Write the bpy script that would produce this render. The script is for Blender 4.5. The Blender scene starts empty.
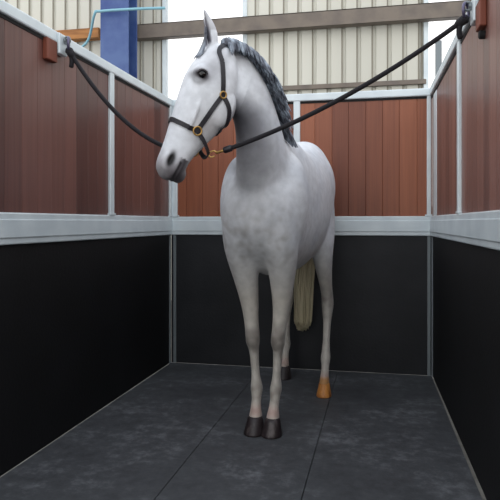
import bpy, bmesh, math, random
import numpy as np
from mathutils import Vector, Matrix
from mathutils.bvhtree import BVHTree
random.seed(7); np.random.seed(7)
C = bpy.context.scene.collection
F_PX, HOR, CAMZ = 600.0, 222.0, 1.1
PSI = math.atan(130/600.0); SN, CS = math.sin(PSI), math.cos(PSI)

# ------------------------------------------------------------------ geometry helpers
def c2w(X, D, z):                       # camera-aligned ground frame (right, depth, height) -> world
    return np.array([X*CS - D*SN, X*SN + D*CS, z])
def P(px, py, D):                       # photo pixel at a given depth -> world
    return c2w((px-250)/F_PX*D, D, CAMZ + (HOR-py)/F_PX*D)
def onY(px, Y):                         # world x where the pixel column meets the plane y = Y
    a = (px-250)/F_PX; dx, dy = a*CS-SN, a*SN+CS
    return dx/dy*Y
FWD = np.array([-.29, -.957]); FWD /= np.linalg.norm(FWD); LFT = np.array([-FWD[1], FWD[0]])
def H(u, v, w):                         # horse frame (forward, left, up) -> world
    q = np.array([.067, 3.11]) + u*FWD + v*LFT
    return c2w(q[0], q[1], w)
def Hd(u, v, w):
    return H(u, v, w) - H(0, 0, 0)
HORSE0 = H(-.6, 0, 0)

def link(name, me, mat=None, parent=None, loc=(0,0,0)):
    o = bpy.data.objects.new(name, me); C.objects.link(o)
    if mat and me: me.materials.append(mat)
    o.location = loc
    if parent: o.parent = parent
    return o
def empty(name, loc=(0,0,0), rz=0):
    o = bpy.data.objects.new(name, None); C.objects.link(o); o.location = loc; o.rotation_euler = (0,0,rz)
    o.empty_display_size = .1
    return o
def tag(o, label=None, cat=None, group=None, kind=None):
    if label: o['label'] = label
    if cat: o['category'] = cat
    if group: o['group'] = group
    if kind: o['kind'] = kind
    return o

class MB:
    """collects geometry, then builds it as one mesh object"""
    def __init__(s): s.v, s.f = [], []
    def add(s, V, F):
        n = len(s.v); s.v += [tuple(map(float, p)) for p in V]; s.f += [tuple(i+n for i in f) for f in F]
    def box(s, x0, x1, y0, y1, z0, z1, b=0.0):
        bm = bmesh.new()
        bmesh.ops.create_cube(bm, size=1.0)
        for v in bm.verts:
            v.co = Vector(((x0+x1)/2 + v.co.x*(x1-x0), (y0+y1)/2 + v.co.y*(y1-y0), (z0+z1)/2 + v.co.z*(z1-z0)))
        if b > 0: bmesh.ops.bevel(bm, geom=bm.edges[:], offset=b, segments=2, affect='EDGES', profile=.5)
        s.bm(bm)
    def bm(s, bm, M=None):
        if M is not None: bm.transform(M)
        bm.verts.ensure_lookup_table(); bm.verts.index_update()
        s.add([v.co for v in bm.verts], [[v.index for v in f.verts] for f in bm.faces]); bm.free()
    def tube(s, pts, rad, n=10, closed=False):
        pts = [np.array(p, float) for p in pts]; N = len(pts)
        rad = [rad]*N if np.isscalar(rad) else rad
        V = []; ref = None
        for i, p in enumerate(pts):
            a = pts[(i-1) % N] if (closed or i > 0) else p
            b = pts[(i+1) % N] if (closed or i < N-1) else p
            t = b-a; t /= (np.linalg.norm(t)+1e-12)
            if ref is None:
                ref = np.cross(t, [0,0,1]) if abs(t[2]) < .9 else np.cross(t, [1,0,0])
            ref = ref - t*np.dot(ref, t); ref /= np.linalg.norm(ref); bn = np.cross(t, ref)
            for k in range(n):
                an = 2*math.pi*k/n; V.append(p + rad[i]*(math.cos(an)*ref + math.sin(an)*bn))
        Fs = []
        for i in range(N if closed else N-1):
            j = (i+1) % N
            for k in range(n):
                k2 = (k+1) % n; Fs.append((i*n+k, i*n+k2, j*n+k2, j*n+k))
        if not closed:
            Fs.append(tuple(range(n-1, -1, -1))); Fs.append(tuple((N-1)*n+k for k in range(n)))
        s.add(V, Fs)
    def ribbon(s, pts, nrm, width, thick, closed=False):
        """flat strap: pts on its centre line, nrm the outward normals"""
        N = len(pts); V = []
        for i in range(N):
            a = pts[(i-1) % N] if (closed or i > 0) else pts[i]
            b = pts[(i+1) % N] if (closed or i < N-1) else pts[i]
            t = b-a; t = t/(np.linalg.norm(t)+1e-12)
            w = np.cross(t, nrm[i]); w /= (np.linalg.norm(w)+1e-12); n = nrm[i]
            for sx, sn in ((-1,0),(1,0),(1,1),(-1,1)):
                V.append(pts[i] + w*sx*width/2 + n*sn*thick)
        Fs = []
        for i in range(N if closed else N-1):
            j = (i+1) % N
            for k in range(4):
                k2 = (k+1) % 4; Fs.append((i*4+k, i*4+k2, j*4+k2, j*4+k))
        if not closed: Fs += [(3,2,1,0), tuple((N-1)*4+k for k in range(4))]
        s.add(V, Fs)
    def mesh(s, name, off=(0,0,0), smooth=False):
        me = bpy.data.meshes.new(name)
        me.from_pydata([tuple(np.array(v)-np.array(off)) for v in s.v], [], s.f); me.update()
        bm = bmesh.new(); bm.from_mesh(me); bmesh.ops.recalc_face_normals(bm, faces=bm.faces); bm.to_mesh(me); bm.free()
        if smooth:
            for p in me.polygons: p.use_smooth = True
        return me
    def build(s, name, mat, parent=None, off=(0,0,0), loc=(0,0,0), smooth=False):
        return link(name, s.mesh(name, off, smooth), mat, parent, loc)

def crom(pts, per=8):
    """Catmull-Rom through rows of any width"""
    A = np.array(pts, float); n = len(A); out = []
    for i in range(n-1):
        p0, p1, p2, p3 = A[max(i-1,0)], A[i], A[i+1], A[min(i+2,n-1)]
        for k in range(per):
            t = k/per
            out.append(.5*((2*p1) + (-p0+p2)*t + (2*p0-5*p1+4*p2-p3)*t*t + (-p0+3*p1-3*p2+p3)*t**3))
    out.append(A[-1]); return np.array(out)

# ------------------------------------------------------------------ materials
def srgb(r, g, b):
    f = lambda c: (c/255/12.92) if c/255 <= .04045 else ((c/255+.055)/1.055)**2.4
    return (f(r), f(g), f(b), 1)
def mat(name, col, rough=.5, metal=0.0, noise=None, bump=None, coord='Object', spec=.5):
    """noise = (scale, colour2, lo, hi, (sx,sy,sz)) mixes a second colour; bump = (scale, strength)"""
    m = bpy.data.materials.new(name); m.use_nodes = True; nt = m.node_tree; N, L = nt.nodes, nt.links
    b = N['Principled BSDF']; b.inputs['Base Color'].default_value = col
    b.inputs['Roughness'].default_value = rough; b.inputs['Metallic'].default_value = metal
    b.inputs['Specular IOR Level'].default_value = spec
    tc = N.new('ShaderNodeTexCoord')
    if noise:
        sc, c2, lo, hi, st = noise
        mp = N.new('ShaderNodeMapping'); mp.inputs['Scale'].default_value = st
        nz = N.new('ShaderNodeTexNoise'); nz.inputs['Scale'].default_value = sc; nz.inputs['Detail'].default_value = 6
        rp = N.new('ShaderNodeMapRange'); rp.inputs[1].default_value = lo; rp.inputs[2].default_value = hi
        mx = N.new('ShaderNodeMix'); mx.data_type = 'RGBA'
        L.new(tc.outputs[coord], mp.inputs[0]); L.new(mp.outputs[0], nz.inputs[0]); L.new(nz.outputs[0], rp.inputs[0])
        L.new(rp.outputs[0], mx.inputs[0]); mx.inputs[6].default_value = col; mx.inputs[7].default_value = c2
        L.new(mx.outputs[2], b.inputs['Base Color'])
    if bump:
        n2 = N.new('ShaderNodeTexNoise'); n2.inputs['Scale'].default_value = bump[0]; n2.inputs['Detail'].default_value = 4
        bp = N.new('ShaderNodeBump'); bp.inputs['Strength'].default_value = bump[1]; bp.inputs['Distance'].default_value = .01
        L.new(tc.outputs[coord], n2.inputs[0]); L.new(n2.outputs[0], bp.inputs['Height']); L.new(bp.outputs[0], b.inputs['Normal'])
    return m

def wood_mat(name, c1, c2, rough):
    """vertical planks: grain streaks plus a tone for each plank (mesh attribute)"""
    m = bpy.data.materials.new(name); m.use_nodes = True; nt = m.node_tree; N, L = nt.nodes, nt.links
    b = N['Principled BSDF']; b.inputs['Roughness'].default_value = rough
    tc = N.new('ShaderNodeTexCoord'); mp = N.new('ShaderNodeMapping'); mp.inputs['Scale'].default_value = (26,26,.7)
    nz = N.new('ShaderNodeTexNoise'); nz.inputs['Scale'].default_value = 1.6; nz.inputs['Detail'].default_value = 7; nz.inputs['Roughness'].default_value = .65
    at = N.new('ShaderNodeAttribute'); at.attribute_name = 'tone'
    ad = N.new('ShaderNodeMath'); ad.operation = 'MULTIPLY_ADD'; ad.inputs[1].default_value = .75
    rp = N.new('ShaderNodeMapRange'); rp.inputs[1].default_value = .3; rp.inputs[2].default_value = 1.15
    mx = N.new('ShaderNodeMix'); mx.data_type = 'RGBA'
    L.new(tc.outputs['Object'], mp.inputs[0]); L.new(mp.outputs[0], nz.inputs[0])
    L.new(nz.outputs[0], ad.inputs[0]); L.new(at.outputs['Fac'], ad.inputs[2]); L.new(ad.outputs[0], rp.inputs[0])
    L.new(rp.outputs[0], mx.inputs[0]); mx.inputs[6].default_value = c1; mx.inputs[7].default_value = c2
    L.new(mx.outputs[2], b.inputs['Base Color'])
    bp = N.new('ShaderNodeBump'); bp.inputs['Strength'].default_value = .25; bp.inputs['Distance'].default_value = .004
    L.new(nz.outputs[0], bp.inputs['Height']); L.new(bp.outputs[0], b.inputs['Normal'])
    return m

M = {}
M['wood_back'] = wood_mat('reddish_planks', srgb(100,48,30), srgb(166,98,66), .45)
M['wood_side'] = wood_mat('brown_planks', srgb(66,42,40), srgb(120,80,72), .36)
M['wood_right'] = wood_mat('haze_lightened_planks', srgb(84,52,46), srgb(150,104,92), .38)  # haze and sheen on the right wall painted in as lighter brown
M['galv'] = mat('galvanised_steel', srgb(214,224,228), .42, .15, noise=(5, srgb(196,207,213), .35, .7, (1,1,1)))
M['galv_dark'] = mat('dull_steel', srgb(120,128,132), .5, .4)
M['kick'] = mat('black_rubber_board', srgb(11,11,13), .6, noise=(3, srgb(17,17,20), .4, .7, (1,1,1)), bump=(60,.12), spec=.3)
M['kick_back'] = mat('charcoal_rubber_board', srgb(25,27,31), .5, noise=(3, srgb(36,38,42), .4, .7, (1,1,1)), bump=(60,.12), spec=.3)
M['shadow_bolt'] = mat('shadow_bolt_black', srgb(12,12,13), .8)  # black for the rail's shadow strip and the bolt head
M['mat'] = None
M['concrete'] = mat('grey_concrete', srgb(120,118,112), .9, noise=(4, srgb(95,93,88), .4, .6, (1,1,1)))
M['sheet'] = mat('cream_sheet', srgb(208,207,196), .45, noise=(.6, srgb(194,193,182), .35, .7, (1,1,.25)))
M['sheet_rib_shade'] = mat('rib_shade_tone', srgb(128,123,110), .6)
M['purlin'] = mat('brown_grey_steel', srgb(118,108,98), .6, noise=(5, srgb(98,90,84), .4, .7, (1,1,1)))
M['timber'] = mat('orange_timber', srgb(176,120,66), .7, noise=(6, srgb(128,82,44), .4, .7, (.4,4,4)))
M['blue'] = mat('blue_paint', srgb(74,98,148), .45, noise=(4, srgb(48,72,130), .4, .7, (1,1,1)))
M['pipe'] = mat('pale_blue_pipe', srgb(130,180,196), .4)
M['block'] = mat('brown_block', srgb(120,62,44), .6, noise=(10, srgb(84,42,30), .4, .7, (1,1,.2)))
M['leather'] = mat('black_webbing', srgb(24,22,30), .5, bump=(300,.2))
M['brass'] = mat('brass', srgb(196,158,96), .3, .9)
M['ring'] = mat('dark_ring_steel', srgb(92,88,112), .35, .6)
M['rope'] = mat('dark_rope', srgb(24,22,28), .85, bump=(220,.5))
M['lid'] = mat('dark_grey_lid', srgb(58,54,58), .5)
M['eye'] = mat('dark_eye', srgb(10,8,9), .08)
M['hoof_dark'] = mat('dark_hoof', srgb(38,30,32), .5, noise=(30, srgb(88,80,78), .5, .75, (1,1,.3)))
M['hoof_gold'] = mat('amber_hoof', srgb(196,132,66), .5, noise=(20, srgb(146,88,40), .4, .65, (1,1,.4)))
M['tail'] = mat('buff_tail_hair', srgb(206,196,166), .6, noise=(14, srgb(172,162,132), .35, .7, (3,3,.2)))
M['mane'] = mat('dark_grey_mane', srgb(70,74,86), .45, noise=(12, srgb(160,172,186), .42, .68, (3,3,.5)))

def rubber_floor():
    m = bpy.data.materials.new('scuffed_rubber'); m.use_nodes = True; nt = m.node_tree; N, L = nt.nodes, nt.links
    b = N['Principled BSDF']; tc = N.new('ShaderNodeTexCoord')
    n1 = N.new('ShaderNodeTexNoise'); n1.inputs['Scale'].default_value = 2.2; n1.inputs['Detail'].default_value = 8; n1.inputs['Roughness'].default_value = .62
    n2 = N.new('ShaderNodeTexNoise'); n2.inputs['Scale'].default_value = 14; n2.inputs['Detail'].default_value = 8; n2.inputs['Roughness'].default_value = .7
    ml = N.new('ShaderNodeMath'); ml.operation = 'MULTIPLY'
    r = N.new('ShaderNodeValToRGB'); e = r.color_ramp.elements
    e[0].position = .10; e[0].color = srgb(50,51,54); e[1].position = .50; e[1].color = srgb(118,120,124)
    k = e.new(.27); k.color = srgb(70,72,75)
    L.new(tc.outputs['Object'], n1.inputs[0]); L.new(tc.outputs['Object'], n2.inputs[0])
    L.new(n1.outputs[0], ml.inputs[0]); L.new(n2.outputs[0], ml.inputs[1]); L.new(ml.outputs[0], r.inputs[0])
    L.new(r.outputs[0], b.inputs['Base Color']); b.inputs['Roughness'].default_value = .62; b.inputs['Specular IOR Level'].default_value = .35
    bp = N.new('ShaderNodeBump'); bp.inputs['Strength'].default_value = .35; bp.inputs['Distance'].default_value = .004
    L.new(n2.outputs[0], bp.inputs['Height']); L.new(bp.outputs[0], b.inputs['Normal'])
    return m
M['mat'] = rubber_floor()

def glass_mat():
    m = bpy.data.materials.new('pale_glazing'); m.use_nodes = True; nt = m.node_tree; N, L = nt.nodes, nt.links
    out = N['Material Output']; N.remove(N['Principled BSDF'])
    t = N.new('ShaderNodeBsdfTransparent'); g = N.new('ShaderNodeBsdfGlossy'); g.inputs['Roughness'].default_value = .1
    fr = N.new('ShaderNodeFresnel'); fr.inputs['IOR'].default_value = 1.45; mx = N.new('ShaderNodeMixShader')
    L.new(fr.outputs[0], mx.inputs[0]); L.new(t.outputs[0], mx.inputs[1]); L.new(g.outputs[0], mx.inputs[2]); L.new(mx.outputs[0], out.inputs[0])
    return m
M['glass'] = glass_mat()

def coat_mat():
    m = bpy.data.materials.new('grey_horse_coat'); m.use_nodes = True; nt = m.node_tree; N, L = nt.nodes, nt.links
    b = N['Principled BSDF']; b.inputs['Roughness'].default_value = .55; b.inputs['Specular IOR Level'].default_value = .3
    b.inputs['Sheen Weight'].default_value = .15
    at = N.new('ShaderNodeAttribute'); at.attribute_name = 'coat'
    tc = N.new('ShaderNodeTexCoord'); n1 = N.new('ShaderNodeTexNoise'); n1.inputs['Scale'].default_value = 22; n1.inputs['Detail'].default_value = 6
    rp = N.new('ShaderNodeMapRange'); rp.inputs[1].default_value = .35; rp.inputs[2].default_value = .65; rp.inputs[3].default_value = .86; rp.inputs[4].default_value = 1.04
    mx = N.new('ShaderNodeMix'); mx.data_type = 'RGBA'; mx.blend_type = 'MULTIPLY'; mx.inputs[0].default_value = 1
    L.new(tc.outputs['Object'], n1.inputs[0]); L.new(n1.outputs[0], rp.inputs[0])
    L.new(at.outputs['Color'], mx.inputs[6]); L.new(rp.outputs[0], mx.inputs[7]); L.new(mx.outputs[2], b.inputs['Base Color'])
    return m
M['coat'] = coat_mat()

# ------------------------------------------------------------------ the stall
XL, YB = -1.60, 4.467                       # left wall face, back wall face
XR_B, XR_F, YF = .364, .452, .7             # right wall face at the back / at the front end; front end of the side walls
Z_KICK, Z_M0, Z_M1, Z_T0, Z_T1 = 1.0, 1.0, 1.142, 2.0, 2.056

def tone_mesh(mb, name, tones):
    me = mb.mesh(name)
    at = me.attributes.new('tone', 'FLOAT', 'POINT')
    at.data.foreach_set('value', np.array(tones, np.float32)); return me

def planks(length, z0, z1, step, gap, seed):
    """planks along local +x, face at local y=0, thickness to +y"""
    rnd = random.Random(seed); mb = MB(); tones = []
    mb.box(0, length, .012, .035, z0, z1); tones += [0.0]*(len(mb.v))
    x = 0.0
    while x < length-.02:
        w = min(step*rnd.uniform(.94,1.06), length-x)
        n0 = len(mb.v); mb.box(x+gap/2, x+w-gap/2, 0, .02, z0, z1, .0022)
        tones += [rnd.uniform(.05,.55)]*(len(mb.v)-n0); x += w
    return mb, tones

def partition(name, length, loc, rz, posts, seed, wood, end_posts=True):
    """a stall wall: local +x along it, local +y into the wall (away from the stall)"""
    root = empty(name, loc, rz); tag(root, kind='structure')
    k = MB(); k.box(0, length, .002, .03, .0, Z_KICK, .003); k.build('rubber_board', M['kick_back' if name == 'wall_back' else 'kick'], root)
    mb, tn = planks(length, Z_M1, Z_T0, .125, .0012, seed)
    me = tone_mesh(mb, 'wood_panel', tn); link('wood_panel', me, M[wood], root)
    s = MB(); s.box(0, length, -.004, .034, Z_T0-.016, Z_T0, 0); s.build('shadow_strip', M['shadow_bolt'], root)  # dark strip stands in for the shadow under the top rail
    r = MB(); r.box(0, length, -.014, .05, Z_M0, Z_M1, .006); r.box(0, length, -.02, -.0135, Z_M0+.03, Z_M1-.03, .003); r.build('middle_rail', M['galv'], root)
    t = MB(); t.box(0, length, -.02, .05, Z_T0, Z_T1, .008); t.build('top_rail', M['galv'], root)
    for (x, w, pr) in posts:
        p = MB(); p.box(x-w/2, x+w/2, -pr, .04, Z_M1-.01, Z_T0+.01, .005)
        if pr > .01: p.box(x-w/2-.012, x+w/2+.012, -.02, .0, Z_M1, Z_M1+.012, .002)
        p.build('post', M['galv'], root)
        if (0.08 < x < length-.08) and pr > .01: continue
        if w > .1: x = .02
        q = MB(); q.box(x-.011, x+.011, -.006, .02, .0, Z_M0, .002); q.build('joint_strip', M['galv_dark'], root)
    return root
LW = YB-YF
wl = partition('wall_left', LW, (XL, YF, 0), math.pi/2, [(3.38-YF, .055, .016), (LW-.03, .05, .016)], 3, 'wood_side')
BW = XR_B-XL
xc = onY(297, YB)-XL
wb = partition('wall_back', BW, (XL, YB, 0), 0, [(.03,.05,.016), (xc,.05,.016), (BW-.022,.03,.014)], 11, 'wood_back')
xp = onY(438.5, YB+.1)
p = MB(); p.box(xp-.022-XL, xp+.022-XL, .08, .12, 0, 2.42, .004); p.box(xp-.03-XL, xp+.03-XL, .072, .128, 0, .012, .002); p.build('tall_corner_post', M['galv_dark'], wb)
ang = math.atan2(XR_F-XR_B, YB-YF)          # right wall splays out a little towards the front
RWL = math.hypot(XR_F-XR_B, YB-YF)
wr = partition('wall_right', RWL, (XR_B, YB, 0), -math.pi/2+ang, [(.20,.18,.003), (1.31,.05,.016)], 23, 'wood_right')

# barn floor and stall mats
fl = MB(); fl.box(-9, 9, -3, 9.2, -.12, -.022); tag(fl.build('floor', M['concrete']), kind='structure')
mats = [(XL+.002, -.8765, 'dark grey scuffed rubber floor mat along the left wall', ),
        (-.8735, -.3065, 'dark grey rubber floor mat in the middle, under the front hooves'),
        (-.3035, XR_B-.004, 'dark grey rubber floor mat along the right wall, under the amber hoof')]
for (a, b_, lab) in mats:
    mb = MB(); last = b_ > 0
    y0, y1 = YF+.02, YB-.004
    xb1 = (XR_F-.02) if last else b_
    V = []
    for z in (-.022, 0):
        V += [(a,y0,z),(xb1,y0,z),(b_,y1,z),(a,y1,z)]
    mb.add(V, [(3,2,1,0),(4,5,6,7),(0,1,5,4),(1,2,6,5),(2,3,7,6),(3,0,4,7)])
    o = mb.build('rubber_mat', M['mat'])
    bm = bmesh.new(); bm.from_mesh(o.data); bmesh.ops.bevel(bm, geom=bm.edges[:], offset=.0012, segments=1, affect='EDGES'); bm.to_mesh(o.data); bm.free()
    tag(o, lab, 'floor mat', 'rubber mats on the stall floor')

# ------------------------------------------------------------------ the barn behind
YW = 8.0
def sheet(name, x0, x1, z0, z1):
    """box-profile cladding: flats with a narrow strip of painted shade every 20 cm"""
    root = empty(name, (0,0,0)); tag(root, kind='structure')
    mb, rb = MB(), MB(); x = x0
    prof = []
    while x < x1-1e-6:
        e = min(x+.195, x1)
        prof += [(x, 0), (min(x+.004,e), 0), (max(e-.055,x+.004), 0), (max(e-.045,x+.004), .022), (max(e-.012,x+.004), .022), (e, 0)]
        rb.box(e-.062, e-.046, YW-.004, YW+.004, z0, z1)  # brown strip stands in for the shade in the rib groove
        x = e
    V = [(px, YW+py, z) for z in (z0, z1) for (px, py) in prof]; n = len(prof)
    mb.add(V, [(i, i+1, n+i+1, n+i) for i in range(n-1)])
    mb.build('cladding', M['sheet'], root); rb.build('rib_shadow', M['sheet_rib_shade'], root)
    return root
W1a, W1b = onY(165, YW), onY(243, YW)+.03
W2a, W2b = onY(426, YW), onY(426, YW)+1.15
sheet('wall_barn', W1b, W2a, 0, 5.2)
sheet('wall_barn', -6.2, W1a, 0, 5.2)
sheet('wall_barn', W2b, 6.5, 0, 5.2)
for nm, a, b_ in (('window_1', W1a, W1b), ('window_2', W2a, W2b)):
    root = empty(nm, (0,0,0)); tag(root, kind='structure')
    z0, z1 = 1.3, 4.9; f = MB()
    f.box(a-.03, a+.03, YW-.03, YW+.05, z0, z1, .004); f.box(b_-.03, b_+.03, YW-.03, YW+.05, z0, z1, .004)
    f.box(a, b_, YW-.03, YW+.05, z0-.06, z0, .004); f.box(a, b_, YW-.03, YW+.05, z1, z1+.06, .004)
    f.build('window_frame', M['galv'], root)
    g = MB(); g.box(a+.03, b_-.03, YW+.01, YW+.016, z0, z1); g.build('window_pane', M['glass'], root)
    s = MB(); s.box(a-.03, b_+.03, YW-.002, YW+.03, 0, z0-.06); s.build('sill_panel', M['sheet'], root)
# trim along the bottom of the upper cladding
zt = P(340, 82.5, 7.85)[2]
tr = MB(); tr.box(W1b, W2a, YW-.05, YW-.004, zt-.06, zt, .004); tag(tr.build('trim_1', M['purlin']), kind='structure')
# steel purlin across the cladding and windows
zp = P(345, 17, 7.77)[2]
pu = MB(); xa, xb = onY(131, YW-.2), 6.5
pu.box(xa, xb, YW-.16, YW-.145, zp-.1, zp+.1, .003); pu.box(xa, xb, YW-.16, YW-.03, zp+.085, zp+.1, .003); pu.box(xa, xb, YW-.16, YW-.03, zp-.1, zp-.085, .003)
for i in range(6):
    xc_ = xa+.3+i*(xb-xa-.6)/5; pu.box(xc_-.05, xc_+.05, YW-.04, YW-.005, zp-.09, zp+.09, .003)
pu.box(xa, xb, YW-.17, YW-.16, zp-.1, zp-.075, .002)
tag(pu.build('steel_purlin', M['purlin']), 'brown-grey steel wall beam running across the cream cladding and bright windows', 'beam')
# timber rail left of the column
zo = P(88, 34, 8.55)[2]
ti = MB(); ti.box(-6, onY(101, YW-.1), YW-.18, YW-.03, zo-.07, zo+.07, .006)
tag(ti.build('timber_rail', M['timber']), 'orange-brown timber rail on the cladding left of the blue column', 'rail')
# blue I-section column
ca, cb = onY(102, YW-.5), onY(130, YW-.5)
co = empty('steel_column', ((ca+cb)/2, YW-.4, -.022)); tag(co, 'blue painted steel column standing behind the left stall wall', 'column')
hw = (cb-ca)/2
f = MB(); f.box(-hw, hw, -.15, -.128, .0, 5.2, .004); f.build('front_flange', M['blue'], co)
f = MB(); f.box(-hw, hw, .128, .15, .0, 5.2, .004); f.build('rear_flange', M['blue'], co)
f = MB(); f.box(-.012, .012, -.13, .13, .0, 5.2); f.build('web', M['blue'], co)
f = MB(); f.box(-hw-.05, hw+.05, -.2, .2, 0, .02, .004); f.build('base_plate', M['blue'], co)
# pale blue pipe
pp = [P(70, 50, 8.25), P(84, 38, 8.2), P(98, 17, 8.1), P(103, 13, 8.05), P(140, 11, 7.95), P(168, 11, 7.9)]
pp = [np.array([p[0], YW-.62 if i > 1 else YW-.35, p[2]]) for i, p in enumerate(pp)]
pi = MB(); pi.tube(crom(pp, 6), .018); tag(pi.build('service_pipe', M['pipe'], smooth=True), 'thin pale blue pipe bending past the blue column', 'pipe')

# ------------------------------------------------------------------ the horse: lofts -> one welded skin
def loft(st, per=6, n=28, ex=2.0):
    """stations: 3 centre, 3 half-axis A, 3 half-axis B"""
    S = crom(st, per); V, Fs = [], []
    for r in S:
        c, A, B = r[:3], r[3:6], r[6:9]
        for k in range(n):
            a = 2*math.pi*k/n; ca, sa = math.cos(a), math.sin(a)
            V.append(c + A*math.copysign(abs(ca)**(2/ex), ca) + B*math.copysign(abs(sa)**(2/ex), sa))
    m = len(S)
    for i in range(m-1):
        for k in range(n):
            k2 = (k+1) % n; Fs.append((i*n+k, i*n+k2, (i+1)*n+k2, (i+1)*n+k))
    V.append(S[0][:3]); V.append(S[-1][:3]); a, b = len(V)-2, len(V)-1
    for k in range(n):
        k2 = (k+1) % n; Fs.append((a, k2, k)); Fs.append((b, (m-1)*n+k, (m-1)*n+k2))
    return V, Fs
skin = MB()
def row(c, A, B): return np.concatenate([c, A, B])
# trunk: (u, top, bottom, half width)
T = [(.215,1.20,1.07,.05),(.19,1.27,1.02,.12),(.13,1.35,.95,.178),(.02,1.46,.875,.210),(-.12,1.555,.815,.198),(-.28,1.605,.80,.204),(-.48,1.57,.80,.222),
     (-.70,1.57,.825,.222),(-.90,1.625,.87,.214),(-1.04,1.65,.92,.206),(-1.16,1.61,.96,.19),(-1.26,1.48,1.02,.16),(-1.32,1.36,1.10,.09)]
skin.add(*loft([row(H(u,0,(a+b)/2), Hd(0,h,0), Hd(0,0,(a-b)/2)) for (u,a,b,h) in T], 6, 36, 2.15))
# limbs: (w, u, v, half width, half depth)
FORE = [(1.30,.02,.10,.07,.15),(1.14,.085,.108,.088,.135),(1.0,.085,.108,.088,.118),(.90,.06,.104,.080,.098),(.80,.026,.098,.065,.074),(.68,-.004,.088,.048,.054),(.58,-.006,.078,.038,.044),(.50,-.002,.070,.0365,.045),(.465,-.002,.068,.035,.043),(.425,-.012,.066,.026,.034),(.36,-.015,.062,.0215,.030),(.29,-.017,.057,.0215,.031),(.245,-.02,.054,.028,.037),(.215,-.02,.052,.031,.039),(.17,-.008,.05,.025,.031),(.125,.01,.048,.027,.033),(.09,.018,.047,.033,.039),(.06,.02,.047,.033,.039)]
def leg(st, sg, du=0, dv=0):
    n = len(st); out = []
    for (w,u,v,a,b) in st: out.append(row(H(u+du-.045, sg*v+dv, w), Hd(0,a,0), Hd(b,0,0)))
    return loft(out, 5, 22, 2.1)
skin.add(*leg(FORE, 1)); skin.add(*leg(FORE, -1))
HL = [(1.38,-1.02,.11,.10,.20),(1.22,-1.02,.125,.105,.225),(1.08,-.99,.145,.098,.20),(.97,-.94,.16,.088,.165),(.87,-.915,.172,.072,.12),(.77,-.925,.182,.056,.085),(.68,-.95,.19,.045,.064),
      (.61,-.975,.195,.042,.062),(.555,-.975,.198,.043,.06),(.50,-.955,.20,.037,.048),(.44,-.93,.202,.028,.036),(.34,-.89,.205,.025,.032),(.27,-.86,.207,.029,.036),(.225,-.845,.208,.034,.039),(.175,-.825,.209,.027,.032),(.13,-.80,.21,.029,.034),(.09,-.79,.21,.034,.04),(.06,-.788,.21,.034,.04)]
HR = [(1.38,-1.06,.11,.10,.20),(1.22,-1.08,.125,.105,.215),(1.08,-1.07,.145,.098,.19),(.97,-1.05,.16,.088,.16),(.87,-1.06,.17,.070,.118),(.77,-1.10,.18,.054,.083),(.68,-1.16,.187,.045,.062),
      (.61,-1.205,.19,.042,.06),(.555,-1.22,.193,.043,.058),(.50,-1.215,.195,.037,.047),(.44,-1.205,.197,.028,.035),(.34,-1.195,.199,.025,.031),(.27,-1.19,.2,.029,.036),(.225,-1.188,.2,.034,.039),(.175,-1.17,.2,.027,.032),(.13,-1.15,.2,.029,.034),(.09,-1.14,.2,.034,.04),(.06,-1.138,.2,.034,.04)]
def hind(st, sg):
    return loft([row(H(u, sg*v*.88 if sg > 0 else -v*.80, w), Hd(0,a*.9,0), Hd(b,0,0)) for (w,u,v,a,b) in st], 5, 22, 2.1)
skin.add(*hind(HL, 1)); skin.add(*hind(HR, -1))
def ball(c, ax, n=14):
    """ellipsoid with three half-axis vectors"""
    bm = bmesh.new(); bmesh.ops.create_uvsphere(bm, u_segments=n*2, v_segments=n, radius=1)
    for v in bm.verts:
        q = c + ax[0]*v.co.x + ax[1]*v.co.y + ax[2]*v.co.z; v.co = Vector(q)
    skin.bm(bm)
for s in (-1, 1):      # breast muscles, shoulders, haunches
    ball(H(.10, s*.088, 1.09), (Hd(.085,0,0), Hd(0,.085,0), Hd(0,0,.17)))
    ball(H(-.03, s*.135, 1.20), (Hd(.14,0,.06), Hd(0,.10,0), Hd(-.05,0,.25)))
    ball(H(-1.0, s*.112, 1.33), (Hd(.25,0,0), Hd(0,.105,0), Hd(0,0,.22)))
# head frame
hd_ = np.array([-.93, -.36]); hd_ /= np.linalg.norm(hd_); pit = math.radians(70.5)
def cv(x, d, z): return c2w(x, d, z) - c2w(0, 0, 0)
AX = cv(math.cos(pit)*hd_[0], math.cos(pit)*hd_[1], -math.sin(pit))
NR = cv(math.sin(pit)*hd_[0], math.sin(pit)*hd_[1], math.cos(pit))
SD = cv(-hd_[1], hd_[0], 0)
H0 = P(198, 43, 2.76)
HS = .95
def hp(t, d, s): return H0 + (AX*t - NR*d + SD*s)*HS
# (t, dorsal, ventral, half width)
HEAD = [(-.035,.085,.16,.035),(-.01,.06,.19,.06),(.04,.035,.215,.08),(.10,.012,.235,.094),(.17,.0,.25,.100),(.24,.0,.262,.095),(.31,.002,.258,.086),(.37,.004,.234,.075),
        (.43,.006,.205,.066),(.49,.008,.178,.060),(.55,.008,.152,.058),(.60,.006,.142,.062),(.64,.014,.136,.058),(.668,.036,.118,.042),(.68,.055,.098,.022)]
skin.add(*loft([row(hp(t,(a+b)/2,0), SD*h, NR*(b-a)/2) for (t,a,b,h) in HEAD], 6, 30, 2.35))
for s in (-1, 1):
    ball(hp(.165,.05,s*.078), (AX*.05, NR*.04, SD*.034))             # brow over the eye
    ball(hp(.265,.185,s*.055), (AX*.105, NR*.082, SD*.042))          # jowl
    ball(hp(.605,.05,s*.042), (AX*.05, NR*.038, SD*.03))             # nostril wing
    ball(hp(.30,.085,s*.066), (AX*.13, NR*.017, SD*.027))            # cheek ridge
ball(hp(.635,.125,0), (AX*.04, NR*.03, SD*.04))                      # lower lip
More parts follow.
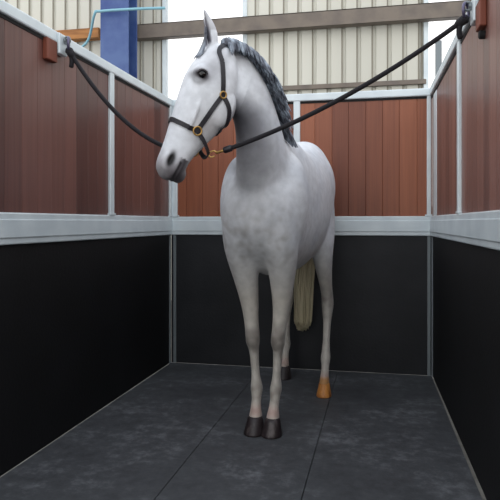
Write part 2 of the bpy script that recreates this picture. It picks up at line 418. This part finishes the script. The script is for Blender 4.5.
# neck: centre, depth direction turning from straight ahead to the head's own plane
def lerpdir(k):
    a = Hd(1,0,-.25)/np.linalg.norm(Hd(1,0,-.25)); b = NR*.8 + AX*.55
    q = a*(1-k) + b*k; return q/np.linalg.norm(q)
def camw(X, D, z): return c2w(X, D, z)
NECK = [(H(-.18,0,1.22),.35,.165,0),(H(-.09,0,1.36),.28,.155,0.0),(P(262,165,3.04),.21,.128,.05),(P(260,140,3.0),.168,.108,.15),(P(254.5,114,2.95),.142,.09,.3),(P(246,92,2.90),.128,.078,.5),(P(235,74,2.87),.112,.07,.75),(P(222,63,2.85),.095,.062,.95),(P(214,59,2.83),.075,.052,1.0)]
rows = []
for i, (c, dp, wd, k) in enumerate(NECK):
    tg = NECK[min(i+1,len(NECK)-1)][0]-NECK[max(i-1,0)][0]; tg /= np.linalg.norm(tg)
    f = lerpdir(k); f = f - tg*np.dot(f, tg); f /= np.linalg.norm(f)
    l = np.cross(tg, f); rows.append(row(c, f*dp, l*wd))
NROWS = rows
skin.add(*loft(rows, 8, 30, 2.1))
# ears
EARS = []
for s, base, tip, fc in ((1, P(213.5,48,2.77), P(203.5,9,2.73), .15), (-1, P(209,52,2.86), P(204,17,2.85), .0)):
    ax = tip-base; Lr = np.linalg.norm(ax); ax /= Lr
    wdt = cv(1,0,0); wdt = wdt - ax*np.dot(wdt, ax); wdt /= np.linalg.norm(wdt); thk = np.cross(ax, wdt)
    pr = [(-.12,.024,.022),(.05,.024,.02),(.22,.0255,.017),(.4,.025,.015),(.6,.020,.013),(.8,.012,.010),(.93,.007,.007),(1,.003,.003)]
    skin.add(*loft([row(base+ax*Lr*t + wdt*(.010*math.sin(t*3.1)), wdt*a, thk*b) for (t,a,b) in pr], 5, 18))
    EARS.append((base, tip, wdt, thk, ax, Lr))

tmp = link('horse_tmp', skin.mesh('horse_tmp'))
rm = tmp.modifiers.new('r', 'REMESH'); rm.mode = 'VOXEL'; rm.voxel_size = .0062
dg = bpy.context.evaluated_depsgraph_get(); dg.update()
hm = bpy.data.meshes.new_from_object(tmp.evaluated_get(dg)); bpy.data.objects.remove(tmp)
nv = len(hm.vertices); co_ = np.empty(nv*3); hm.vertices.foreach_get('co', co_); co_ = co_.reshape(-1,3)
ed = np.empty(len(hm.edges)*2, int); hm.edges.foreach_get('vertices', ed); ed = ed.reshape(-1,2)
deg = np.bincount(ed.ravel(), minlength=nv)[:,None].astype(float)
def lap(x):
    a = np.zeros_like(x)
    for k in range(x.shape[1]):
        a[:,k] = np.bincount(ed[:,0], x[ed[:,1],k], nv) + np.bincount(ed[:,1], x[ed[:,0],k], nv)
    return a/deg - x
def loc_h(p):            # world -> head (t, d, s)
    r = (p-H0)/HS; return r@AX, -(r@NR), r@SD
q0 = co_.copy()
th, dh_, sh = loc_h(q0)
headw = np.clip((q0[:,2]-1.16)/.06, 0, 1)*np.clip((.74-th)/.04,0,1)*(np.abs(sh) < .16)*(dh_ < .30)*(th > -.3)
# horse-local coordinates for the masks
base = H(0,0,0); fu, fl_ = Hd(1,0,0), Hd(0,1,0)
hu, hv_, hz = (q0-base)@fu, (q0-base)@fl_, q0[:,2]
bodyw = np.clip((hz-.70)/.18, 0, 1)*(1-headw)
for it in range(56):        # strong smoothing on the trunk and neck, light on the head and lower legs
    w = (.5*(bodyw if it >= 7 else np.ones(nv)))[:,None]
    co_ = co_ + lap(co_)*w
    if it < 8 : co_ = co_ - lap(co_)*(.52*(1-bodyw))[:,None]
# nostrils, mouth line, ear hollows, eye sockets
th, dh_, sh = loc_h(co_)
hm.vertices.foreach_set('co', co_.ravel()); hm.update()
nrm = np.empty(nv*3); hm.vertices.foreach_get('normal', nrm); nrm = nrm.reshape(-1,3)
def g(x, s): return np.exp(-(x/s)**2)
m_no = np.maximum(g(np.hypot((th-.592+.3*(dh_-.05))/2.0, dh_-.052), .0145)*(np.abs(sh) > .02), 0)
m_mo = g(dh_-(.095+.12*(.66-th)), .006)*(th > .585)*(th < .70)
m_eye = g(np.hypot(th-.172, (dh_-.047)), .024)*(np.abs(sh) > .04)
disp = .016*m_no + .006*m_mo + .006*m_eye
m_ear = np.zeros(nv)
for (b, t, wd, tk, ax, Lr) in EARS:
    r = co_-b; a = (r@ax)/Lr; side = r@tk
    sg = 1 if (tk @ cv(0,-1,0)) > 0 else -1
    x_ = r@wd - .010*np.sin(a*3.1); m_ear = np.maximum(m_ear, np.clip((a-.1)/.1,0,1)*np.clip((-.002-x_)/.008,0,1)*(a < 1.05)*(np.abs(x_) < .05)*(np.abs(side) < .04))
disp = disp + .009*m_ear*0
co_ = co_ - nrm*disp[:,None]
# muscle lines: shoulder groove, chest midline
# coat colour, with some shade painted in
def blend(col, c2, m):
    m = np.clip(m, 0, 1)[:,None]; return col*(1-m) + np.array(c2, float)[None]*m
from mathutils import noise as mn
def nz(sc, off=0): return np.array([mn.noise(Vector(p)*sc + Vector((off,0,0))) for p in co_])*.5+.5
nA, nB = nz(7), nz(26, 5)
spk = np.clip((nB-.45)*3, 0, 1)
col = np.tile(np.array([224.,228.,234.]), (nv,1))
notl = 1-headw
col = blend(col, (196,204,216), notl*np.clip((nA-.4)*2,0,1)*.5)
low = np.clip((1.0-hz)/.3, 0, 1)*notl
col = blend(col, (178,171,159), low*.8)  # dimmer light on the lower body tinted into the coat
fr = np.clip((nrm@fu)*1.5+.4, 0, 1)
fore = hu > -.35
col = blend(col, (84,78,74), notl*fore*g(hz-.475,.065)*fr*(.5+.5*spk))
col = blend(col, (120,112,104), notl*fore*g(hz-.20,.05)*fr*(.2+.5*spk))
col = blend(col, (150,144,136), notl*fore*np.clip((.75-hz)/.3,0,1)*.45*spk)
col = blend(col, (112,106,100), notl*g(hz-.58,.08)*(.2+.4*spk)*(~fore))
col = blend(col, (186,150,140), notl*g(hz-.115,.03)*.6)
# grey front of neck and breast, then jaw shade painted on the throat
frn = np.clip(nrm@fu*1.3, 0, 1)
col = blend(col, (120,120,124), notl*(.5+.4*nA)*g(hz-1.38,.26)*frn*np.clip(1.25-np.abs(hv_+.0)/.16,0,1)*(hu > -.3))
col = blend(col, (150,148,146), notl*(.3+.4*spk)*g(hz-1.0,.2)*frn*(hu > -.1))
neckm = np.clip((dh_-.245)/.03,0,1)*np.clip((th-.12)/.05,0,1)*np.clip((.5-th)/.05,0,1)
col = blend(col, (58,58,64), neckm*np.clip(1.2*g(np.hypot(th-.31, (dh_-.30)*.8), .11),0,.9))  # shadow under the jaw painted into the throat colour
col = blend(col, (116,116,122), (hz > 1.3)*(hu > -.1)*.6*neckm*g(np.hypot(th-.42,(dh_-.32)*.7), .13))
# head
col = blend(col, (176,172,172), headw*np.clip((th-.2)/.2,0,1)*np.clip((dh_-.07)/.1,0,1)*.5*(.4+.6*nA))
muz = np.clip((th-.53)/.12, 0, 1)*headw
col = blend(col, (128,122,126), muz*.6)
col = blend(col, (52,46,50), np.clip((th-.60)/.06,0,1)*headw*.75*np.clip((dh_-.035)/.05,0,1))
col = blend(col, (48,44,48), headw*g(dh_-(.110+.1*(.66-th)), .022)*(th > .565)*.85)
col = blend(col, (10,9,10), np.clip(m_no*2.2,0,1)*headw)
col = blend(col, (40,36,40), np.clip(m_mo*1.3,0,1)*headw)
eyd = np.hypot((th-.172)/.75, (dh_-.047)/1.25)
col = blend(col, (34,30,34), headw*np.clip(1.8*g(eyd, .025)*(np.abs(sh) > .03),0,1))
col = blend(col, (130,130,136), headw*.5*g(np.hypot(th-.13, dh_-.085), .05))
col = blend(col, (150,150,156), headw*.4*g(np.hypot(th-.05, dh_-.10), .06))
col = blend(col, (160,156,156), headw*.45*g(np.hypot(th-.38, dh_-.15),.06))
col = blend(col, (64,62,72), m_ear*.95)
col = blend(col, (150,148,154), (hz > 1.98)*.35)
col = blend(col, (186,132,76), (hz < .13)*np.clip((.125-hz)/.02,0,1)*.85*(hu > -.95)*(hu < -.6))
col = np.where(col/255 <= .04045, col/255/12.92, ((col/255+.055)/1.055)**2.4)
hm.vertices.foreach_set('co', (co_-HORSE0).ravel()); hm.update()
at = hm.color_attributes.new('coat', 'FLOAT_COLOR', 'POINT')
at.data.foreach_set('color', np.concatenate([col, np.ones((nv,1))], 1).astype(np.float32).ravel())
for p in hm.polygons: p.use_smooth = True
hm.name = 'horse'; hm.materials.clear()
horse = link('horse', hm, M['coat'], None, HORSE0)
tag(horse, 'light grey horse with dark mane standing in the stall, head turned aside', 'horse')
bv = BVHTree.FromPolygons([tuple(p) for p in co_], [tuple(p.vertices) for p in hm.polygons])
def snap(p):
    l, n, i, d = bv.find_nearest(Vector(p)); return np.array(l), np.array(n)
CAM = np.array([0,0,CAMZ])
def shoot(px, py):
    d = P(px, py, 1.0)-CAM; l, n, i, dd = bv.ray_cast(Vector(CAM), Vector(d).normalized())
    return None if l is None else np.array(l)

# eyes
for s in (1, -1):
    c, n = snap(hp(.172,.047,s*.13)); c = c - n*.0145
    bm = bmesh.new(); bmesh.ops.create_uvsphere(bm, u_segments=24, v_segments=16, radius=.0225)
    e = MB(); e.bm(bm, Matrix.Translation(Vector(c))); eo = e.build('eye', M['eye'], horse, off=HORSE0, smooth=True)
    # upper lid fold
    pts, nn = [], []
    for k in range(9):
        a = math.pi*(k/8); q, n_ = snap(hp(.172-.021*math.sin(a)-.002+.006*math.cos(a), .047-.032*math.cos(a), s*.13)); pts.append(q+n_*.002)
    l = MB(); l.tube(pts, [.002,.004,.005,.0055,.0055,.0055,.005,.004,.002], 8); l.build('eyelid', M['lid'], eo, off=HORSE0, smooth=True)
# hooves
def hoof(cu, cv_, m, label, k_=.98):
    mb = MB(); n = 26
    prof = [(w*.86, r*k_, x*k_) for (w, r, x) in [(.100,.034,.0),(.09,.041,.004),(.05,.048,.014),(.015,.055,.023),(.003,.0565,.026),(0,.054,.026)]]
    V, Fs = [], []
    for (w, r, sh_) in prof:
        for k in range(n):
            a = 2*math.pi*k/n; c, s_ = math.cos(a), math.sin(a)
            rr = r*(1.08 if c > 0 else (.86 + .06*abs(s_)))
            w2 = w*(1 - .22*max(0,-c)) if w > .02 else w
            V.append(H(cu + sh_ + rr*c*1.08, cv_ + r*s_*1.0, w2))
    for i in range(len(prof)-1):
        for k in range(n):
            k2 = (k+1) % n; Fs.append((i*n+k, i*n+k2, (i+1)*n+k2, (i+1)*n+k))
    Fs.append(tuple(range(n))); Fs.append(tuple((len(prof)-1)*n+k for k in range(n)))
    mb.add(V, Fs); o = mb.build('hoof', m, horse, off=HORSE0, smooth=True); o['label'] = label
hoof(-.025, .047, M['hoof_dark'], 'dark front hoof'); hoof(-.025, -.047, M['hoof_dark'], 'dark front hoof')
hoof(-.79, .185, M['hoof_gold'], 'amber brown hind hoof', .84); hoof(-1.14, -.16, M['hoof_dark'], 'dark hind hoof')

# mane: strands rooted along the crest, falling over the left side of the neck
NS = crom(NROWS, 8); mane = MB(); rnd = random.Random(5)
cr = []
for r in NS:
    c, f, l = r[:3], r[3:6], r[6:9]; cr.append((c - f*1.0, -f/np.linalg.norm(f), l/np.linalg.norm(l)))
left = SD
i0, i1 = int(len(cr)*.35), len(cr)-3
for k in range(400):
    x = i0 + (i1-i0)*(k+rnd.random())/400; i = int(x); fr_ = x-i
    c0, b0, l0 = cr[i]; c1 = cr[min(i+1,len(cr)-1)][0]; root_p = c0*(1-fr_)+c1*fr_
    lo = l0 if l0 @ fl_ > 0 else -l0
    q, n_ = snap(root_p + lo*rnd.uniform(-.012,.03)); L_ = rnd.uniform(.10,.165)*(1.0 if i < i1-14 else .9)
    pts = [q - n_*.004]; dirn = n_*.55 + lo*.45 + np.array([0,0,-.1])
    p = q.copy()
    for j in range(5):
        p = p + dirn/np.linalg.norm(dirn)*L_/5
        dirn = dirn*.55 + (lo*.25 + np.array([0,0,-.62]))*.5 + np.array([rnd.uniform(-.035,.035) for _ in range(3)])
        s_, sn = snap(p)
        if (p-s_)@sn < .007: p = s_ + sn*.007
        pts.append(p.copy())
    mane.tube(crom(pts,2), [.006,.008,.0085,.0085,.0082,.0078,.007,.006,.005,.0035,.0012], 5)
mane.build('mane', M['mane'], horse, off=HORSE0, smooth=True)
# forelock
fk = MB()
for k in range(46):
    s = rnd.uniform(.0,.062); q, n_ = snap(hp(rnd.uniform(-.02,.03), .02, s)); pts = []
    L_ = rnd.uniform(.08,.125); s2 = s*1.3 + rnd.uniform(-.01,.012)
    for j in range(6):
        f = j/5; b_, n_ = snap(hp(-.05 + L_*f, -.03, s*(1-f)+s2*f)); pts.append(b_ + n_*(.003 + .005*math.sin(f*2.6)))
    fk.tube(crom(pts,2), [.004,.005,.0055,.0055,.0055,.005,.0045,.004,.003,.002,.001], 5)
fk.build('forelock', M['mane'], horse, off=HORSE0, smooth=True)
# tail
tl = MB(); core = []
path = [H(-1.25,0,1.47), H(-1.315,0,1.42), H(-1.345,0,1.30), H(-1.335,-.02,1.1), H(-1.325,-.045,.85), H(-1.315,-.06,.6), H(-1.31,-.065,.30)]
rad = [.03,.04,.052,.066,.072,.07,.06]
for k in range(120):
    a = rnd.uniform(0, 2*math.pi); rr = math.sqrt(rnd.random()); pts = []
    cut = 1.0 - .10*rr**3 - rnd.uniform(0,.04)
    S = crom([np.append(p, r_) for p, r_ in zip(path, rad)], 3)
    for i, r in enumerate(S):
        z = r[:3] + (Hd(0,1,0)*math.cos(a)*rr*r[3] + Hd(1,0,0)*math.sin(a)*rr*r[3]*.42)
        z = z + np.array([rnd.uniform(-.002,.002)]*3)
        if i == len(S)-1: z[2] = z[2] + (1-cut)*.5
        pts.append(z)
    tl.tube(pts, [.007]*(len(pts)-1)+[.004], 5)
tl.build('tail', M['tail'], horse, off=HORSE0, smooth=True)

# ------------------------------------------------------------------ halter
HB = hp(.35,.12,0)
halter = empty('halter', HB); tag(halter, 'black webbing halter with brass fittings buckled on the horse\'s head', 'halter')
def dense(pts, n=26):
    S = crom(pts, 12); d = np.concatenate([[0], np.cumsum(np.linalg.norm(np.diff(S,axis=0),axis=1))])
    return np.array([[np.interp(x, d, S[:,k]) for k in range(S.shape[1])] for x in np.linspace(0, d[-1], n)])
def tdpix(px, py):                        # photo pixel on the near side of the head -> head (t, d)
    p = shoot(px, py)
    if p is None: p = snap(P(px, py, 2.72))[0]
    r = (p-H0)/HS; return float(r@AX), float(-(r@NR))
def strap(name, td, s, width=.021, label=None):
    """td: (t,d) way points on one side of the head"""
    S = dense([(a,b) for a,b in td]); pts, nn = [], []
    for t, d in S:
        o = hp(t, d, s*.3); l, n, i, dd = bv.ray_cast(Vector(o), Vector(-SD*s))
        if l is None: l, n, i, dd = bv.find_nearest(Vector(hp(t,d,s*.05)))
        pts.append(np.array(l)); nn.append(np.array(n))
    pts, nn = np.array(pts), np.array(nn)
    for _ in range(3):
        nn[1:-1] = (nn[:-2]+nn[1:-1]*2+nn[2:])/4
        pts[1:-1] = (pts[:-2]+pts[1:-1]*2+pts[2:])/4
    nn /= np.linalg.norm(nn,axis=1)[:,None]
    mb = MB(); mb.ribbon(pts+nn*.003, nn, width, .004); return mb.build(name, M['leather'], halter, off=HB)
def wrap(name, ptsw, width=.021):
    """closed or open strap snapped to the nearest skin"""
    S = dense(ptsw, 40); pts, nn = [], []
    for p in S:
        l, n = snap(p); pts.append(l); nn.append(n)
    pts, nn = np.array(pts), np.array(nn)
    for _ in range(3):
        nn[1:-1] = (nn[:-2]+nn[1:-1]*2+nn[2:])/4
    nn /= np.linalg.norm(nn,axis=1)[:,None]
    mb = MB(); mb.ribbon(pts+nn*.003, nn, width, .004); return mb.build(name, M['leather'], halter, off=HB)
R_nose = tdpix(197,131); R_cheek = tdpix(222.5,95); NB = tdpix(168,121)
ringpts = {}
for s in (1, -1):
    strap('cheek_strap', [R_nose, tdpix(209,114), R_cheek], s)
    strap('cheek_strap', [R_cheek, tdpix(223,78), tdpix(222,62)], s)
    ringpts[s] = R_nose
# noseband over the nose
wrap('noseband', [hp(R_nose[0], R_nose[1], .07), hp(NB[0]+.004, NB[1]*.6+.02, .07), hp(NB[0]-.005, -.01, .03), hp(NB[0]-.005,-.01,-.03), hp(NB[0]+.004, NB[1]*.6+.02,-.07), hp(R_nose[0], R_nose[1], -.07)])
# chin strap hanging a little loose under the jaw
ch = tdpix(203,137)
pts = dense([hp(R_nose[0],R_nose[1],.072), hp(R_nose[0]+.035,R_nose[1]+.05,.066), hp(R_nose[0]+.075,R_nose[1]+.092,.045), hp(R_nose[0]+.085,R_nose[1]+.098,0), hp(R_nose[0]+.075,R_nose[1]+.092,-.045), hp(R_nose[0]+.035,R_nose[1]+.05,-.066), hp(R_nose[0],R_nose[1],-.072)], 40)
cen = hp(R_nose[0]+.01, R_nose[1]-.02, 0)
nn = pts-cen; nn -= (nn@AX)[:,None]*AX[None]*.6; nn /= np.linalg.norm(nn,axis=1)[:,None]
mb = MB(); mb.ribbon(pts, nn, .021, .004); mb.build('chin_strap', M['leather'], halter, off=HB)
# crown over the poll, throat strap under the jowl
ct = tdpix(222,62)
wrap('crown_strap', [hp(ct[0],ct[1],.085), hp(ct[0]-.055,ct[1]-.028,.075), hp(-.05,.125,.04), hp(-.062,.125,0), hp(-.05,.125,-.04), hp(ct[0]-.055,ct[1]-.028,-.075), hp(ct[0],ct[1],-.085)])
rt = [(R_cheek[0],R_cheek[1],.1),(R_cheek[0]+.05,R_cheek[1]+.05,.085),(R_cheek[0]+.12,R_cheek[1]+.065,.06),(R_cheek[0]+.15,R_cheek[1]+.06,.03)]
TH = [hp(*a) for a in rt] + [hp(a[0],a[1],-a[2]) for a in reversed(rt)]
wrap('throat_strap', TH)
def torus(mb, c, ax, R, r, n=22, sx=1.0):
    ax = ax/np.linalg.norm(ax); e1 = np.cross(ax, [0,0,1.0]); e1 /= np.linalg.norm(e1); e2 = np.cross(ax, e1)
    mb.tube([c + R*(math.cos(2*math.pi*k/n)*e1*sx + math.sin(2*math.pi*k/n)*e2) for k in range(n)], r, 8, closed=True)
RING = {}
for s in (1, -1):
    l, n, i, dd = bv.ray_cast(Vector(hp(R_nose[0],R_nose[1],s*.3)), Vector(-SD*s)); l, n = np.array(l), np.array(n)
    mb = MB(); torus(mb, l+n*.009, n, .019, .0042); o = mb.build('noseband_ring', M['brass'], halter, off=HB, smooth=True); o['label'] = 'brass noseband ring'
    RING[s] = l+n*.012
    l, n, i, dd = bv.ray_cast(Vector(hp(R_cheek[0],R_cheek[1],s*.3)), Vector(-SD*s)); l, n = np.array(l), np.array(n)
    mb = MB(); torus(mb, l+n*.008, n, .015, .0038); o = mb.build('cheek_ring', M['brass'], halter, off=HB, smooth=True); o['label'] = 'brass cheek ring'

# ------------------------------------------------------------------ tie rings on the walls
def tie_ring(name, wallp, nrm, along, label, bolt=False):
    """wooden block, steel plate, eye and ring on a wall; nrm points into the stall"""
    root = empty(name, wallp); tag(root, label, 'tie ring', 'tie rings for the cross ties')
    B = Matrix((tuple(along)+(0,), tuple(nrm)+(0,), (0,0,1,0), (0,0,0,1))).transposed()
    def part(nm, mb, m, smooth=False):
        bm = bmesh.new(); me = mb.mesh(nm, smooth=smooth); bm.from_mesh(me); bm.transform(B); bm.to_mesh(me); bm.free()
        bm = bmesh.new(); bm.from_mesh(me); bmesh.ops.recalc_face_normals(bm, faces=bm.faces); bm.to_mesh(me); bm.free()
        return link(nm, me, m, root)
    w = MB(); w.box(-.145, -.052, 0, .028, -.128, -.022, .005); part('wooden_block', w, M['block'])
    p = MB(); p.box(-.045, .035, 0, .034, -.075, .03, .006); part('steel_plate', p, M['galv'])
    if bolt:
        k = MB(); k.tube([(-.10,0,-.152),(-.10,.02,-.152),(-.10,.024,-.152)], [.017,.017,.012], 14); part('bolt_head', k, M['shadow_bolt'])
    e = MB(); e.tube([(0,.03,0),(0,.045,0)], .011, 10); torus(e, np.array([0,.05,0]), np.array([1.0,0,0]), .017, .006); part('eye_bolt', e, M['galv_dark'], True)
    r = MB(); torus(r, np.array([.006,.055,-.018]), np.array([.5,1.0,0]), .034, .0065); part('ring', r, M['ring'], True)
    return root
ZL = 2.02; YLr = 2.775
tl_ = tie_ring('tie_ring', (XL+.0, YLr, ZL), np.array([1.0,0,0]), np.array([0,1.0,0]), 'steel tie ring on a brown block at the top of the left wall')
ZR = 2.0; YRr = 2.64; XRr = XR_B + (YB-YRr)*math.tan(ang)
nr_ = np.array([-math.cos(ang), -math.sin(ang), 0]); al_ = np.array([-math.sin(ang), math.cos(ang), 0])
tr_ = tie_ring('tie_ring', (XRr, YRr, ZR), nr_, al_, 'steel tie ring on a brown block at the top of the right wall', True)
def ringpt(wp, nr, al): return np.array(wp) + np.array(nr)*.058 + np.array(al)*.006 + np.array([0,0,-.05])
RL = ringpt((XL,YLr,ZL), (1,0,0), (0,1,0)); RR = ringpt((XRr,YRr,ZR), nr_, al_)
# ------------------------------------------------------------------ cross-tie ropes with snap clips
def rope(a, b, sag, label):
    """a on the wall ring, b on the halter"""
    root = empty('cross_tie_rope', b); tag(root, label, 'rope', 'cross-tie ropes')
    d = b-a; L_ = np.linalg.norm(d); u = d/L_
    N = 40; pts = [a + d*(k/N) + np.array([0,0,-sag*4*(k/N)*(1-k/N)]) for k in range(N+1)]
    clip = .085; cut = next(i for i in range(N, 0, -1) if np.linalg.norm(pts[i]-b) > clip)
    mb = MB(); mb.tube(pts[:cut+1], .0105, 10); ro = mb.build('rope', M['rope'], root, off=b, smooth=True)
    e = pts[cut]; v = (b-e)/np.linalg.norm(b-e)
    mb = MB(); mb.tube([e-v*.03, e-v*.025, e+v*.006, e+v*.012], [.011,.0155,.0155,.011], 12); mb.build('whipping', M['leather'], ro, off=b, smooth=True)
    mb = MB(); mb.tube([e, e+v*.012, e+v*.02, e+v*.045, e+v*.05], [.006,.0085,.006,.0065,.004], 10)
    side = np.cross(v, [0,0,1.0]); side /= np.linalg.norm(side); up = np.cross(side, v)
    mb.tube(crom([e+v*.044+up*.0, e+v*.055+up*.012, e+v*.075+up*.012, e+v*.085, e+v*.075-up*.012, e+v*.058-up*.011], 5), .0038, 8)
    o = mb.build('snap_clip', M['brass'], root, off=b, smooth=True); o['label'] = 'brass snap clip'
    # loop and knot at the wall ring
    mb = MB(); w = pts[1]-pts[0]; w /= np.linalg.norm(w)
    mb.tube([a-w*.012, a+w*.0, a+w*.03, a+w*.045], [.013,.021,.019,.0115], 12)
    mb.tube(crom([a+w*.02, a+w*.03+np.array([0,0,-.03]), a+w*.022+np.array([0,0,-.07])], 5), [.012]*10+[.008], 10)
    mb.build('knot', M['rope'], ro, off=b, smooth=True)
    return root
chin = hp(R_nose[0]+.082, R_nose[1]+.098, .03)
CH = {1: pts[8] if False else hp(R_nose[0]+.08, R_nose[1]+.1, .03), -1: hp(R_nose[0]+.07, R_nose[1]+.075, -.055)}
rope(RR, CH[1], .06, 'dark cross-tie rope from the right wall ring to the halter')
rope(RL, CH[-1], .13, 'dark sagging cross-tie rope from the left wall ring to the halter')

# ------------------------------------------------------------------ light
w = bpy.data.worlds.new('world'); bpy.context.scene.world = w; w.use_nodes = True; nt = w.node_tree; N, L = nt.nodes, nt.links
bg = N['Background']; tc = N.new('ShaderNodeTexCoord'); sp = N.new('ShaderNodeSeparateXYZ'); rp = N.new('ShaderNodeValToRGB')
L.new(tc.outputs['Generated'], sp.inputs[0]); L.new(sp.outputs[2], rp.inputs[0]); L.new(rp.outputs[0], bg.inputs[0])
e = rp.color_ramp.elements; e[0].position = 0; e[0].color = (1,1,1,1); e[1].position = 1.0; e[1].color = (.78,.87,1,1); k = e.new(.55); k.color = (1,1,1,1)
bg.inputs[1].default_value = 1.62
def area(name, loc, target, size, energy, colr):
    l = bpy.data.lights.new(name, 'AREA'); l.shape = 'RECTANGLE'; l.size, l.size_y = size; l.energy = energy; l.color = colr
    o = bpy.data.objects.new(name, l); C.objects.link(o); o.location = loc
    o.rotation_euler = (Vector(target)-Vector(loc)).to_track_quat('-Z','Y').to_euler(); return o
area('front_fill_light', (-2.2,-3.5,3.6), (-.5,3.2,.9), (3.0,2.5), 25, (1,.98,.95))  # added soft fill from the front, not an actual door opening
cam = bpy.data.cameras.new('camera'); co = bpy.data.objects.new('camera', cam); C.objects.link(co)
cam.sensor_width = 36; cam.lens = 36*F_PX/500; cam.shift_y = -(250-HOR)/500
co.location = (0,0,CAMZ); co.rotation_euler = (math.pi/2, 0, PSI)
bpy.context.scene.camera = co
vs = bpy.context.scene.view_settings; vs.view_transform = 'Standard'; vs.look = 'None'; vs.exposure = 0
